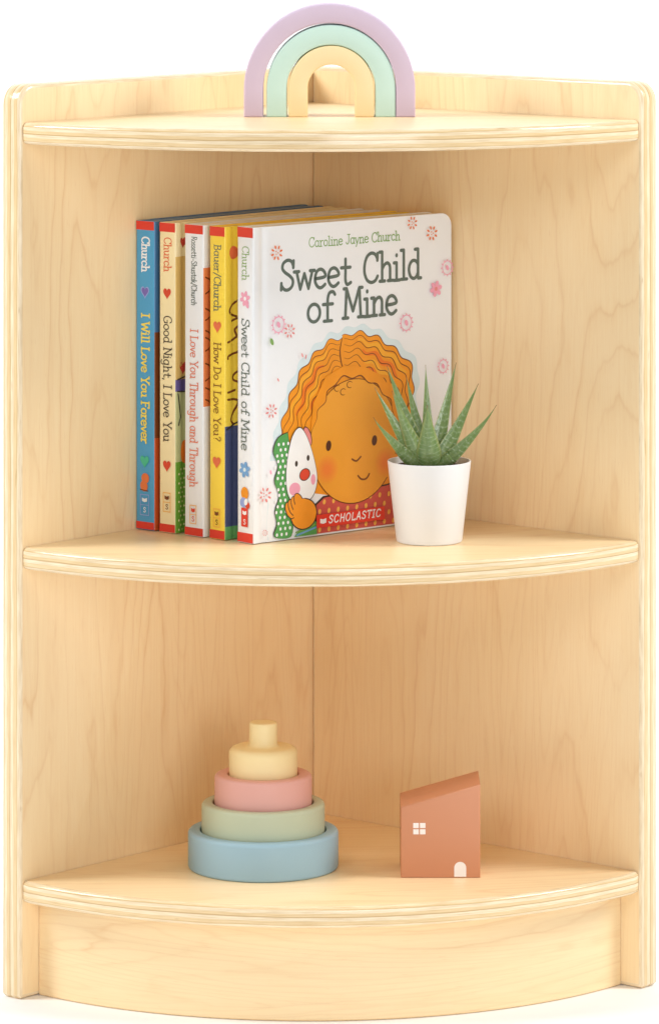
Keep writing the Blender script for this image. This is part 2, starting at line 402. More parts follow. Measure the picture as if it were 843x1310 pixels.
class Art:
    """Printed shapes lying on one flat face; each next shape is a hair's breadth higher."""
    def __init__(s, place, base=4e-5): s.mb = MB(); s.k = 0; s.place = place; s.mats = []; s.base = base
    def mi(s, m):
        if m not in s.mats: s.mats.append(m)
        return s.mats.index(m)
    def up(s): s.k += 1; return s.base + s.k * 6e-6
    def poly(s, pts, m):
        h = s.up(); i = s.mi(m)
        tri = tessellate_polygon([[Vector((p[0], p[1], 0)) for p in pts]])
        for t in tri: s.mb.face([s.place(*pts[q], h) for q in t], i)
    def disc(s, x, y, rx, ry, m, rot=0, n=22):
        s.poly([(x + rx * cos(t) * cos(rot) - ry * sin(t) * sin(rot), y + rx * cos(t) * sin(rot) + ry * sin(t) * cos(rot)) for t in [2 * pi * i / n for i in range(n)]], m)
    def line(s, pts, w, m, taper=False):
        if len(pts) < 2: return
        h = s.up(); i = s.mi(m); n = len(pts); L, R = [], []
        closed = hypot(pts[0][0] - pts[-1][0], pts[0][1] - pts[-1][1]) < 1e-7
        for j in range(n):
            p = Vector(pts[j])
            a = Vector(pts[j - 1]) if j else (Vector(pts[-2]) if closed else None)
            b = Vector(pts[j + 1]) if j < n - 1 else (Vector(pts[1]) if closed else None)
            d1 = (p - a).normalized() if a else (b - p).normalized()
            d2 = (b - p).normalized() if b else d1
            n1 = Vector((-d1.y, d1.x)); n2 = Vector((-d2.y, d2.x))
            mm = n1 + n2
            sc = min(1.7, 2 / max(.3, mm.length)) if mm.length > 1e-6 else 1
            mm = mm.normalized() if mm.length > 1e-6 else n1
            ww = w / 2 * sc
            if taper: ww *= .35 + .65 * sin(pi * (j + .3) / (n - .4))
            L.append(p + mm * ww); R.append(p - mm * ww)
        for j in range(n - 1):
            s.mb.face([s.place(*q, h) for q in (R[j], R[j + 1], L[j + 1], L[j])], i)
        if not closed and not taper:
            for e, q in ((0, 1), (-1, -2)):
                p = Vector(pts[e]); d = (p - Vector(pts[q])).normalized(); a0 = atan2(d.y, d.x)
                fan = [(p.x + w / 2 * cos(a0 + t), p.y + w / 2 * sin(a0 + t)) for t in [-pi / 2 + pi * c / 5 for c in range(6)]]
                s.mb.face([s.place(*f, h) for f in fan], i)
    def text(s, txt, x, y, cap, m, weight=.1, fit=None, slant=0.0, serif=True, track=0.0, jitter=0.0, xf=None):
        wid = sum(GL[c][0] + track for c in txt)
        kx = fit / wid if fit else cap
        rnd = random.Random(len(txt) * 7 + ord(txt[0]))
        cx = 0
        for c in txt:
            adv, sm, st, se = GL[c]
            jy = rnd.uniform(-jitter, jitter)
            for strokes, soft in ((sm, 1), (st, 0), (se if serif else [], 0)):
                parts = [smooth_pts(p) for p in strokes] if soft else [p[i:i + 2] for p in strokes for i in range(len(p) - 1)]
                for q in parts:
                    q = [(x + (cx + u + v * slant) * kx, y + (v + jy) * cap) for u, v in q]
                    if xf: q = [xf(*t) for t in q]
                    s.line(q, weight * cap, m)
            cx += adv + track
    def build(s, name, parent): return s.mb.build(name, s.mats, parent, smooth=0, merge=False) if s.mb.f else None

def ink(name, r, g, b): return paint('ink_' + name, C(r, g, b, .96), .33, .0, .05, 45)
I = dict(red=ink('red', 222, 58, 44), dred=ink('deep_red', 196, 58, 46), coral=ink('coral', 203, 84, 76), white=ink('white', 240, 242, 243), dark=ink('dark', 58, 48, 42),
         slate=ink('slate', 92, 106, 98), green=ink('green', 128, 168, 92), leaf=ink('leaf_green', 84, 158, 84), lime=ink('lime', 124, 166, 62), pink=ink('pink', 238, 164, 188),
         rose=ink('rose', 226, 138, 136), sky=ink('pale_sky', 214, 231, 236), blue=ink('cornflower', 112, 164, 214), brown=ink('brown', 118, 62, 26), dbrown=ink('deep_brown', 84, 46, 30),
         amber=ink('amber', 240, 168, 46), orange=paint('ink_orange', C(238, 150, 34, .96), .33, .0, .14, 55), dorange=ink('deep_orange', 232, 118, 34), skin=paint('ink_warm_skin', C(234, 160, 52, .96), .33, .0, .07, 28), cheek=ink('cheek', 236, 128, 52), cheekb=ink('soft_cheek', 235, 144, 52),
         gold=ink('gold', 242, 182, 84), yellow=ink('yellow', 246, 222, 90), purple=ink('purple', 118, 104, 180), lilac=ink('lilac', 150, 170, 226), teal=ink('teal', 70, 190, 150),
         heart=ink('heart_red', 216, 70, 46), heart2=ink('heart_orange', 226, 110, 70), plum=ink('plum', 106, 92, 150), cream=ink('cream', 246, 226, 176), sage=ink('sage', 196, 198, 140), fox=ink('fox', 228, 120, 66))

def heart(art, x, y, r, m):
    pts = []
    for i in range(26):
        t = 2 * pi * i / 26
        pts.append((x + r * 16 * sin(t) ** 3 / 16, y + r * 1.25 * (13 * cos(t) - 5 * cos(2 * t) - 2 * cos(3 * t) - cos(4 * t)) / 17))
    art.poly(pts, m)
def dash_flower(art, x, y, r, m):
    for i in range(8):
        t = 2 * pi * i / 8 + .3
        art.disc(x + r * .78 * cos(t), y + r * .78 * sin(t), r * .27, r * .14, m, t, 8)
    for i in range(3):
        t = 2 * pi * i / 3
        art.disc(x + r * .22 * cos(t), y + r * .22 * sin(t), r * .1, r * .1, m, 0, 6)
def petal_flower(art, x, y, r, m, c):
    for i in range(6):
        t = 2 * pi * i / 6 + .25
        art.disc(x + r * .6 * cos(t), y + r * .6 * sin(t), r * .42, r * .28, m, t, 12)
    art.disc(x, y, r * .26, r * .26, c, 0, 10)
def ring_flower(art, x, y, r, m):
    art.line(el(x, y, r, r * 1.05, 14), r * .13, m)
    for i in range(12):
        t = 2 * pi * i / 12
        art.disc(x + r * 1.18 * cos(t), y + r * 1.18 * sin(t), r * .15, r * .1, m, t, 6)
    art.disc(x, y, r * .3, r * .45, m, .4, 8)

# ------------------------------------------------------------------ board books
BW = .1806
def groove(u): return .0011 * exp(-((u - .0088) / .0026) ** 2)
def book(a, b, ang, t, h, label, coverm, spinem, pagem, bands, w=BW):
    """Local axes: x along the front cover away from the spine, y into the book, z up."""
    X, Y = wab(a, b)
    o = empty('board_book', (X, Y, Z2 + .0009), TH + pi / 4 - ang)
    tag(o, label, 'book', 'board books standing in a row')
    th, r, rc = .0021, .0013, .009
    # outer path in plan: fore edge of the front cover -> spine -> fore edge of the back cover
    us = [w, w - .0004] + [w - rc + rc * cos(k * pi / 16) for k in range(1, 9)]
    us = sorted(set(us), reverse=True) + [w * f for f in (.8, .6, .4, .25, .12)] + [.018, .0155, .014, .0125, .011, .0098, .0088, .0078, .0066, .0054, .004, .0026]
    front = [(u, groove(u), 0, 1) for u in us]
    corner = [(r - r * sin(k * pi / 8), r - r * cos(k * pi / 8), sin(k * pi / 8), cos(k * pi / 8)) for k in range(0, 5)]
    path = front + corner
    back = [(x, t - y, nx, -ny) for x, y, nx, ny in reversed(path)]
    path = path + back
    def zr(x):
        d = x - (w - rc)
        c = rc - sqrt(max(0, rc * rc - d * d)) if d > 0 else 0
        return c, h - c
    zs = sorted({0, h} | {z for z0, z1, m in bands for z in (z0, z1)})
    mats = [spinem, coverm] + list(dict.fromkeys(m for _, _, m in bands))
    mb = MB()
    def inner(p):
        x, y, nx, ny = p
        return (x + nx * th, y + ny * th)
    def clampz(z, x):
        a0, a1 = zr(x); return min(max(z, a0), a1)
    for p, q in zip(path, path[1:]):
        onspine = p[0] < .0014 and q[0] < .0014
        isfront = p[1] < t / 2 and q[1] < t / 2
        for z0, z1 in zip(zs, zs[1:]):
            m = 0 if onspine and p[0] < .0006 and q[0] < .0006 else 1
            if isfront and not m == 0:
                for b0, b1, bm_ in bands:
                    if z0 >= b0 - 1e-9 and z1 <= b1 + 1e-9: m = mats.index(bm_)
            za, zb, zc, zd = clampz(z0, p[0]), clampz(z0, q[0]), clampz(z1, q[0]), clampz(z1, p[0])
            if zd - za < 1e-7 and zc - zb < 1e-7: continue
            mb.face([(p[0], p[1], za), (q[0], q[1], zb), (q[0], q[1], zc), (p[0], p[1], zd)], m)
        ip, iq = inner(p), inner(q)
        (pl, ph), (ql, qh) = zr(p[0]), zr(q[0])
        mb.face([(*ip, pl), (*iq, ql), (*iq, qh), (*ip, ph)], 1)
        mb.face([(p[0], p[1], pl), (q[0], q[1], ql), (*iq, ql), (*ip, pl)], 1)
        mb.face([(p[0], p[1], ph), (q[0], q[1], qh), (*iq, qh), (*ip, ph)], 1)
    for p in (path[0], path[-1]):
        ip = inner(p); l, hh = zr(p[0])
        mb.face([(p[0], p[1], l), (*ip, l), (*ip, hh), (p[0], p[1], hh)], 1)
    mb.build('cover', mats, o, smooth=35)
    # page block: thick board leaves with a thin line between each
    mb = MB(); n = 8; y0, y1 = th + .0001, t - th - .0001; dy = (y1 - y0) / n
    x0, x1, za, zb = th + .0006, w - .0012, .0006, h - .0005
    for k in range(n):
        ya, yb = y0 + k * dy + .00007, y0 + (k + 1) * dy - .00007
        out = [(x0, za)] + arc2(x1 - rc, za + rc, rc, -pi / 2, 0, 6) + arc2(x1 - rc, zb - rc, rc, 0, pi / 2, 6) + [(x0, zb)]
        mb.face([(p, ya, q) for p, q in out]); mb.face([(p, yb, q) for p, q in out[::-1]])
        for i in range(len(out)):
            p, q = out[i], out[(i + 1) % len(out)]
            mb.face([(p[0], ya, p[1]), (q[0], ya, q[1]), (q[0], yb, q[1]), (p[0], yb, p[1])])
    mb.build('page_block', pagem, o, smooth=30)
    return o

def on_spine(t): return lambda q, z, h: (-h, t - q, z)
def on_cover(u, z, h): return (u, groove(u) - h, z)

def spine_text(art, txt, mid, z0, z1, cap, m, weight, slant=0.0, serif=True):
    """Reads from the top down, letters' tops to the right; mid is where half the capital height falls."""
    # baseline runs down at q = mid - cap*.36
    s2 = Art(None)
    art.text(txt, z0, mid - cap * .42, cap, m, weight, fit=z0 - z1, slant=slant, serif=serif, xf=lambda x, y: (y, 2 * z0 - x))
def spine_logo(art, mid, z0, z1, w, frame, mark, fill=None):
    if fill: art.poly([(mid - w / 2, z1), (mid + w / 2, z1), (mid + w / 2, z0), (mid - w / 2, z0)], fill)
    else:
        art.line([(mid - w / 2, z1), (mid + w / 2, z1), (mid + w / 2, z0), (mid - w / 2, z0), (mid - w / 2, z1)], .0005, frame)
        art.line([(mid - w / 2, (z0 + z1) / 2), (mid + w / 2, (z0 + z1) / 2)], .0004, frame)
    zc = z0 - (z0 - z1) * .27
    for sgn in (-1, 1):   # a small open book
        art.poly([(mid, zc - .0014), (mid + sgn * w * .3, zc - .0007), (mid + sgn * w * .3, zc + .0016), (mid, zc + .0009)][::sgn], mark)
    zc = z0 - (z0 - z1) * .74
    art.text('S', mid - .0011, zc - .0016, .0032, mark, .16, fit=.0024, serif=False)
def red_ends(art, t, h, lo, hi):
    art.poly([(.0003, h - hi), (t - .0003, h - hi), (t - .0003, h - .0002), (.0003, h - .0002)], I['red'])
    art.poly([(.0003, .0002), (t - .0003, .0002), (t - .0003, lo), (.0003, lo)], I['red'])

def laminate(name, r, g, b, rough=.3): return paint('laminate_' + name, C(r, g, b, .97), rough, .15, .02, 25)
L_blue, L_blue2, L_cream, L_white, L_yellow = laminate('blue', 74, 160, 206), laminate('dark_teal', 76, 124, 170), laminate('cream', 246, 230, 182), laminate('white', 236, 239, 242), laminate('yellow', 248, 216, 74)
L_rust, L_brown, L_tan, L_plum, L_sage, L_grass, L_hair, L_navy, L_pear = (laminate(*a) for a in (('rust', 206, 92, 42), ('brown', 132, 72, 34), ('tan', 226, 190, 112), ('plum', 104, 90, 152), ('sage', 200, 202, 146), ('grass', 112, 164, 56), ('hair', 232, 136, 80), ('navy', 74, 84, 124), ('pear', 104, 172, 100)))
P_slate = paint('page_edge_slate', C(104, 138, 182), .6, 0, .05, 200)
P_cream = paint('page_edge_cream', C(232, 220, 188), .65, 0, .05, 200)
P_white = paint('page_edge_white', C(232, 230, 224), .65, 0, .05, 200)
P_gold = paint('page_edge_yellow', C(238, 202, 96), .65, 0, .05, 200)
H = .2108

# blue book, against the left panel
t = .0172; zz = lambda y: (677.5 - y) / 1868
bk = book(.183, .0172 + .0006, 0, t, H, 'blue board book with yellow spine title, leaning place closest to the left panel', L_blue2, L_blue, P_slate,
          [(0, zz(560), L_rust), (zz(560), zz(425), L_brown), (zz(425), H, L_blue2)])
bk['label'] = 'blue board book with a yellow title on its spine, leftmost of the five'
art = Art(on_spine(t)); red_ends(art, t, H, .0052, .0062); m = t * .5
spine_text(art, 'Church', m, zz(304), zz(349), .0070, I['white'], .15)
heart(art, m, zz(374), .0040, I['lilac']); heart(art, m, zz(374), .0031, I['purple'])
spine_text(art, 'I Will Love You Forever', m, zz(402), zz(568), .0072, I['yellow'], .15)
heart(art, m, zz(590), .0040, I['teal'])
art.disc(m + .0006, zz(612), .0036, .0035, I['fox']); art.disc(m - .0006, zz(622), .0034, .0038, I['fox'], .4); art.line([(m - .004, zz(627)), (m + .003, zz(628))], .0008, I['brown'])
spine_logo(art, m, zz(633), zz(659), .0078, I['lilac'], I['white'])
art.build('spine_print', bk)

# cream book
t = .0152; zz = lambda y: (682.5 - y) / 1876
bk = book(.183, .0216 + .0157, radians(1), t, H, 'cream board book with a dark brown title and red hearts on its spine', L_cream, L_cream, P_cream,
          [(0, zz(592), L_grass), (zz(592), zz(502), L_sage), (zz(502), zz(487), L_plum), (zz(487), zz(330), L_tan), (zz(330), H, L_cream)])
art = Art(on_spine(t)); red_ends(art, t, H, .0056, .0064); m = t * .5
spine_text(art, 'Church', m, zz(306), zz(350), .0068, I['heart2'], .11)
heart(art, m, zz(377), .0036, I['heart'])
spine_text(art, 'Good Night, I Love You', m, zz(406), zz(567), .0074, I['dark'], .095)
heart(art, m, zz(597), .0036, I['heart'])
spine_logo(art, m, zz(632), zz(656), .0066, I['gold'], I['brown'])
art.build('spine_print', bk)
art = Art(on_cover)
heart(art, .0085, zz(312), .0035, I['dred']); art.build('heart_print', bk)
art = Art(on_cover); heart(art, .0085, zz(472), .0042, I['dred'])
art.disc(.0105, zz(580), .005, .008, I['dorange'])
for i in range(14):
    for j in range(3): art.disc(.0035 + j * .004 + (i % 2) * .002, zz(684 - 5.9 * i) + .003, .0007, .0008, I['cream'], 0, 8)
art.line([(.0025, zz(505)), (.004, zz(522)), (.005, zz(535)), (.003, zz(545))], .001, I['dark'])
art.line([(.002, zz(487)), (.013, zz(482))], .001, I['dark']); art.line([(.002, zz(502)), (.013, zz(503))], .0009, I['dark'])
art.build('cover_picture', bk)

# white book with the orange title
t = .018; zz = lambda y: (687 - y) / 1885
bk = book(.183, .0448 + .0182, radians(2.5), t, H, 'white board book with a thin orange-red spine title, middle one of the five', L_white, L_white, P_white,
          [(0, zz(521), L_white), (zz(521), zz(344), L_hair), (zz(344), H, L_white)])
art = Art(on_spine(t)); red_ends(art, t, H, .0056, .0062); m = t * .5
spine_text(art, 'Rossetti-Shustak/Church', m, zz(305), zz(393), .0052, I['slate'], .10, serif=False)
spine_text(art, 'I Love You Through and Through', m, zz(423), zz(625), .0072, I['heart2'], .085)
spine_logo(art, m, zz(648), zz(671), .0058, I['gold'], I['heart'])
art.build('spine_print', bk)
art = Art(on_cover)
for y0, c in ((356, 1), (377, -1), (396, 1), (411, -1), (424, 1), (433, 1), (450, -1), (466, 1), (488, -1), (497, 1), (512, 1)):
    art.line(smooth_pts([(.0022, zz(y0)), (.006, zz(y0 + c * 3)), (.010, zz(y0 + c * 7)), (.014, zz(y0 + c * 4))]), .0010, I['brown'])
art.build('cover_picture', bk)
art = Art(on_cover); heart(art, .012, zz(585), .0036, I['heart']); art.build('heart_print', bk)

# yellow book
t = .0152; zz = lambda y: (691.5 - y) / 1893
bk = book(.183, .0671 + .0155, radians(5), t, H, 'bright yellow board book with orange hearts on its spine', L_yellow, L_yellow, P_gold,
          [(0, zz(675), L_pear), (zz(675), zz(547), L_navy), (zz(547), H, L_yellow)])
art = Art(on_spine(t)); red_ends(art, t, H, .0060, .0066); m = t * .5
spine_text(art, 'Bauer/Church', m, zz(316), zz(401), .0066, I['slate'], .10)
heart(art, m + .0004, zz(420), .0038, I['heart2'])
spine_text(art, 'How Do I Love You?', m, zz(441), zz(567), .0068, I['brown'], .085)
heart(art, m, zz(593), .0038, I['heart2'])
spine_logo(art, m, zz(653), zz(676), .0060, I['gold'], I['brown'])
art.build('spine_print', bk)
art = Art(on_cover)
art.disc(.0085, zz(326), .0042, .0045, I['heart2']); art.build('heart_print', bk)
art = Art(on_cover)
for p in ([(.015, 384), (.006, 395), (.005, 403), (.012, 409), (.007, 413)], [(.016, 417), (.010, 424), (.011, 434), (.003, 440)],
          [(.016, 428), (.013, 440), (.013, 452), (.004, 457), (.003, 461)], [(.016, 474), (.009, 482), (.009, 489), (.016, 493)], [(.016, 500), (.003, 504)],
          [(.003, 513), (.011, 514), (.012, 520), (.006, 538), (.009, 545)]):
    art.line(smooth_pts([(u, zz(y)) for u, y in p]), .0015, I['brown'])
art.line(smooth_pts([(.002, zz(551)), (.008, zz(546)), (.016, zz(540))]), .0012, I['dark'])
art.build('cover_picture', bk)

# the front book, whose cover faces out
t = .0165; HB = .2118; zz = lambda y: (696.5 - y) / 1908
ANG = radians(7.57)
bk = book(.183, .10824, ANG, t, HB, 'white board book whose front cover shows a child with curly orange hair', L_white, L_white, P_white, [])
art = Art(on_spine(t)); red_ends(art, t, HB, .0066, .0070); m = t * .5
spine_text(art, 'Church', m, zz(317), zz(361), .0068, I['green'], .09)
petal_flower(art, m, zz(384), .0052, I['pink'], I['white']); art.disc(m + .002, zz(391), .0016, .0030, I['pink'], .5)
spine_text(art, 'Sweet Child of Mine', m, zz(410), zz(579), .0078, I['slate'], .095)
petal_flower(art, m, zz(603), .0055, I['blue'], I['sky'])
art.disc(m + .0002, zz(633), .0038, .0042, I['orange']); art.disc(m - .0012, zz(645), .0036, .0032, I['lilac'], .5); art.disc(m + .0030, zz(648), .0022, .0024, I['heart'], .8)
art.disc(m + .0015, zz(644), .0018, .0024, I['white'], -.4)
spine_logo(art, m, zz(652), zz(676), .0066, None, I['white'], I['red'])
art.build('spine_print', bk)

mmk = 1e-4
def M(pts): return [(x * mmk, z * mmk) for x, z in pts]
art = Art(on_cover)
# pale wash round the picture, then the hair as loose waves either side of a parting
def wavy(base, amp, per, ph=0.0):
    q = smooth_pts(base, 10); out = []; L = 0
    for i, p in enumerate(q):
        a = q[max(0, i - 1)]; b = q[min(len(q) - 1, i + 1)]
        d = hypot(b[0] - a[0], b[1] - a[1]) or 1
        L += hypot(p[0] - a[0], p[1] - a[1])
        o = amp * sin(2 * pi * L / per + ph + .8 * sin(L / 210))
        out.append((p[0] - (b[1] - a[1]) / d * o, p[1] + (b[0] - a[0]) / d * o))
    return out
OUT_L = [(795, 1325), (690, 1310), (560, 1240), (450, 1150), (365, 1030), (300, 900), (250, 760), (222, 640), (215, 560)]
OUT_R = [(795, 1325), (900, 1350), (1040, 1330), (1170, 1275), (1290, 1200), (1385, 1130), (1445, 1040), (1440, 900), (1410, 700), (1360, 450), (1300, 200)]
IN_L = [(800, 1100), (750, 1085), (680, 1040), (620, 970), (580, 900), (545, 830), (520, 760), (500, 690), (490, 620)]
IN_R = [(800, 1100), (850, 1110), (930, 1090), (1010, 1060), (1080, 1020), (1150, 960), (1215, 880), (1260, 790), (1285, 690), (1290, 560), (1280, 400)]
hair_pts = wavy(OUT_L, 15, 165)[::-1] + wavy(OUT_R, 16, 170, 1.0)[1:] + [(1000, 200), (480, 300)]
halo_pts = [(x + (x - 830) * .085, 690 + (z - 690) * 1.075) for x, z in wavy(OUT_L, 12, 150)[::-1] + wavy(OUT_R, 12, 160)[1:]] + [(1420, 16), (560, 16), (130, 16), (118, 90), (130, 250), (108, 420)]
art.poly(M(halo_pts), I['sky'])
art.poly(M(hair_pts), I['orange'])
art.line(M(wavy(OUT_L, 15, 165)), .0008, I['brown'], True); art.line(M(wavy(OUT_R, 16, 170, 1.0)), .0008, I['brown'], True)
def lock(A, B, f): return [(a[0] + (b[0] - a[0]) * f, a[1] + (b[1] - a[1]) * f) for a, b in zip(A, B)]
for A, B, n0 in ((OUT_L, IN_L, 0), (OUT_R, IN_R, 2)):
    for k, f in enumerate((.16, .38, .60, .80)):
        w_ = wavy(lock(A, B, f + .07), 14, 168 - 4 * k, k * .45 + n0 * .5)
        art.line(M(w_[14 + 5 * k:58 - 3 * k]), .0038, I['dorange'] if k % 2 else I['amber'], True)
    for k, f in enumerate((.13, .30, .48, .66, .84)):
        w_ = wavy(lock(A, B, f), 15, 168 - 4 * k, k * .4 + n0 * .5)
        art.line(M(w_[3:-4 - 3 * (k % 3)]), .00065, I['brown'], True)
art.line(M(smooth_pts([(795, 1325), (775, 1240), (785, 1160), (815, 1080)])), .0010, I['brown'], True)
# shoulders
art.poly(M([(548, 12), (1660, 12), (1640, 250), (1420, 330), (1200, 290), (620, 262), (548, 215)]), I['dark'])
art.poly(M([(560, 12), (1650, 12), (1630, 240), (1415, 318), (1200, 280), (630, 250), (560, 205)]), I['coral'])
for i in range(13):
    for j in range(4):
        x_, z_ = 590 + i * 84 + (j % 2) * 42, 36 + j * 62
        if 570 < x_ < 1640 and not (575 < x_ < 1165 and 52 < z_ < 145): art.disc(x_ * mmk, z_ * mmk, .0013, .0018, I['gold'], -.2, 10)
# face
def oval(cx, cz, rx, rz, n=56, p=2.0): return [(cx + rx * cos(2 * pi * i / n), cz + rz * (abs(sin(2 * pi * i / n)) ** (2 / p)) * (1 if sin(2 * pi * i / n) > 0 else -1)) for i in range(n)]
art.poly(M(oval(900, 611, 399, 427)), I['brown'])
art.poly(M(oval(900, 612, 394, 421)), I['skin'])
for cx in (655, 1190):
    for k in range(9):
        f = (k + 1) / 9
        art.disc(cx * mmk, 440 * mmk, (112 - 84 * f) * mmk, (112 - 84 * f) * mmk, ink('blush_%d' % k, 234 + 2 * f, 160 - 30 * f, 52 + 4 * f), 0, 26)
for cx in (668, 1085): art.disc(cx * mmk, 600 * mmk, .0024, .0036, I['dbrown'], -.15)
art.line(M(smooth_pts([(880, 490), (920, 474), (960, 500)])), .0012, I['brown'])
art.line(M(smooth_pts([(935, 372), (965, 346), (1010, 346), (1038, 376)])), .0012, I['brown'])
# fringe over the forehead
fr = smooth_pts([(505, 700), (560, 790), (570, 850), (640, 900), (655, 970), (730, 1010), (800, 1065), (880, 1040), (960, 1055), (1030, 1000), (1110, 985), (1160, 910), (1235, 870), (1250, 790), (1300, 700)], 4)
art.poly(M(fr + [(1300, 860), (1160, 1030), (1000, 1110), (800, 1130), (640, 1070), (530, 900)]), I['orange'])
art.line(M(fr), .0008, I['brown'], True)
for cx_, cz_ in ((745, 985), (860, 1000), (800, 955)): art.line(M(el(cx_, cz_, 26, 22, 12)[:10]), .0006, I['brown'], True)
# dotted green blanket round a plain white soft toy
bl = [(300, 720), (215, 690), (175, 600), (215, 500), (185, 400), (225, 300), (190, 200), (205, 110), (180, 40), (235, 14), (330, 20), (345, 120), (330, 260), (330, 420), (330, 560)]
art.poly(M([(x + (x - 275) * .07, z if z < 30 else z + 6) for x, z in smooth_pts(bl)]), I['dark'])
art.poly(M(smooth_pts(bl)), I['leaf'])
rnd = random.Random(5)
for i in range(17):
    for j in range(3):
        x_, z_ = 205 + j * 42 + (i % 2) * 20 + 14 * sin(i * .9), 40 + i * 38
        art.disc(x_ * mmk, z_ * mmk, .0010, .0012, I['white'], 0, 8)
def toy_oval(g): return [(420 + (x - 420) * g, 480 + (z - 480) * g) for x, z in smooth_pts([(400, 745), (455, 700), (505, 600), (545, 480), (560, 380), (530, 285), (455, 235), (360, 240), (300, 310), (285, 430), (300, 560), (340, 690), (400, 745)])[:-1]]
art.disc(.0475, .0680, .0034, .0072, I['dark'], .35); art.disc(.0475, .0680, .0028, .0066, I['rose'], .35)
art.poly(M(toy_oval(1.025)), I['dark']); art.poly(M(toy_oval(1.0)), I['white'])
art.disc(.0375, .0505, .0013, .0020, I['dark']); art.disc(.0480, .0535, .0013, .0020, I['dark'])
art.disc(.0450, .0425, .0050, .0042, I['dark'], .3); art.disc(.0450, .0425, .0043, .0036, I['heart'], .3)
art.disc(.0360, .0335, .0050, .0044, I['pink']); art.disc(.0525, .0385, .0020, .0036, I['pink'])
# mitten-like hand and sleeve
art.poly(M([(355, 12), (560, 12), (556, 100), (420, 70)]), I['leaf']); art.line(M([(380, 22), (555, 60)]), .0012, I['blue']); art.line(M([(370, 42), (555, 82)]), .0008, I['lime'])
art.disc(.0440, .0160, .0122, .0108, I['dark']); art.disc(.0440, .0160, .0113, .0100, I['orange'])
for k in range(4):
    art.disc((318 + k * 26) * mmk, (196 + k * 17) * mmk, .0040, .0066, I['dark'], .5); art.disc((318 + k * 26) * mmk, (196 + k * 17) * mmk, .0033, .0060, I['orange'], .5)
art.disc(.0430, .0180, .0085, .0085, I['orange'])
# scattered flowers
for x_, z_, r_, kind, mm_ in ((200, 1939, 62, 'd', 'fox'), (1431, 2068, 55, 'd', 'fox'), (1614, 1987, 62, 'd', 'fox'), (1651, 1600, 66, 'p', 'pink'), (214, 1455, 62, 'r', 'pink'), (312, 1406, 58, 'd', 'rose'),
                             (1372, 1385, 62, 'r', 'pink'), (150, 880, 58, 'd', 'rose'), (96, 320, 62, 'd', 'rose'), (1715, 1060, 52, 'r', 'pink'), (96, 66, 26, 'd', 'rose'), (1752, 1740, 56, 'r', 'pink')):
    f_ = {'d': dash_flower, 'r': ring_flower}.get(kind)
    if f_: f_(art, x_ * mmk, z_ * mmk, r_ * .82 * mmk, I[mm_])
    else: petal_flower(art, x_ * mmk, z_ * mmk, r_ * .85 * mmk, I[mm_], I['rose'])
art.disc(.0150, .1345, .0014, .0026, I['green'], .4, 10); art.disc(.0420, .1235, .0006, .0016, I['rose'], .3, 8); art.disc(.0452, .1220, .0006, .0018, I['rose'], -.3, 8); art.disc(.0205, .1085, .0006, .0014, I['rose'], .5, 8); art.disc(.0140, .0470, .0008, .0016, I['pink'], .2, 8)
pic = art.build('cover_picture', bk)
lay = art.k
art = Art(on_cover); g_ = I['slate']
art.text('Sweet', .0240, .1680, .0200, g_, .118, fit=.0640, jitter=.012)
art.text('Child', .0985, .1684, .0200, g_, .118, fit=.0545, jitter=.012)
art.text('of', .0473, .1448, .0196, g_, .118, fit=.0245, jitter=.01)
art.text('Mine', .0800, .1453, .0200, g_, .118, fit=.0505, jitter=.012)
art.build('title', bk)
art = Art(on_cover)
art.text('Caroline Jayne Church', .0494, .1958, .0064, I['green'], .105, fit=.0832, jitter=.02)
art.build('author_name', bk)
art = Art(on_cover, 4e-5 + lay * 6e-6)
art.poly(M([(548, 54), (1165, 54), (1165, 142), (548, 142)]), I['red'])
for sgn in (-1, 1):
    art.poly([(.0607, .0078), (.0607 + sgn * .0027, .0084), (.0607 + sgn * .0027, .0114), (.0607, .0108)][::sgn], I['white'])
art.text('SCHOLASTIC', .0655, .0078, .0050, I['white'], .17, fit=.0480, slant=.14, serif=False, track=.14)
art.build('publisher_logo', bk)

# ------------------------------------------------------------------ potted succulent
PX, PY = .0796, -.1930
plant = empty('potted_succulent', (PX, PY, Z2 + .0004))
tag(plant, 'small green spiky succulent in a smooth white pot', 'plant')
potm = paint('matt_white_ceramic', C(230, 231, 232), .5, 0, .015, 20)
mb = MB()
lathe(mb, [(0, .0012), (.0195, .0012), (.0200, 0), (.0212, .0), (.0219, .0004), (.0222, .0012), (.0280, .0532), (.0281, .0540), (.0278, .0544), (.0272, .0543), (.0268, .0536), (.0248, .036), (.0236, .030), (0, .030)], 72)
mb.build('pot', potm, plant, smooth=30)
k = NT('dark_soil'); tc = k.n('ShaderNodeTexCoord').outputs['Object']; nz = k.noise(tc, 500, 4, .7)
k.put(k.b.inputs['Base Color'], k.ramp(nz, [(.35, C(34, 22, 14)), (.6, C(78, 52, 34)), (.75, C(120, 86, 58))])); k.b.inputs['Roughness'].default_value = .9; k.bump(nz, .8, .002)
mb = MB(); rnd = random.Random(2)
rr = [0, .006, .012, .018, .0225, .0254]
hz = [[.0502 + rnd.uniform(-.0012, .0012) for _ in range(26)] for _ in rr]
for i in range(5):
    for j in range(26):
        a0, a1 = 2 * pi * j / 26, 2 * pi * (j + 1) / 26
        q = [(rr[i], a0, hz[i][j]), (rr[i + 1], a0, hz[i + 1][j]), (rr[i + 1], a1, hz[i + 1][(j + 1) % 26]), (rr[i], a1, hz[i][(j + 1) % 26])]
        if i == 0: q = [(0, 0, .0502)] + q[1:3]
        mb.face([(r * cos(a), r * sin(a), z) for r, a, z in q])
mb.build('soil', k.m, plant)

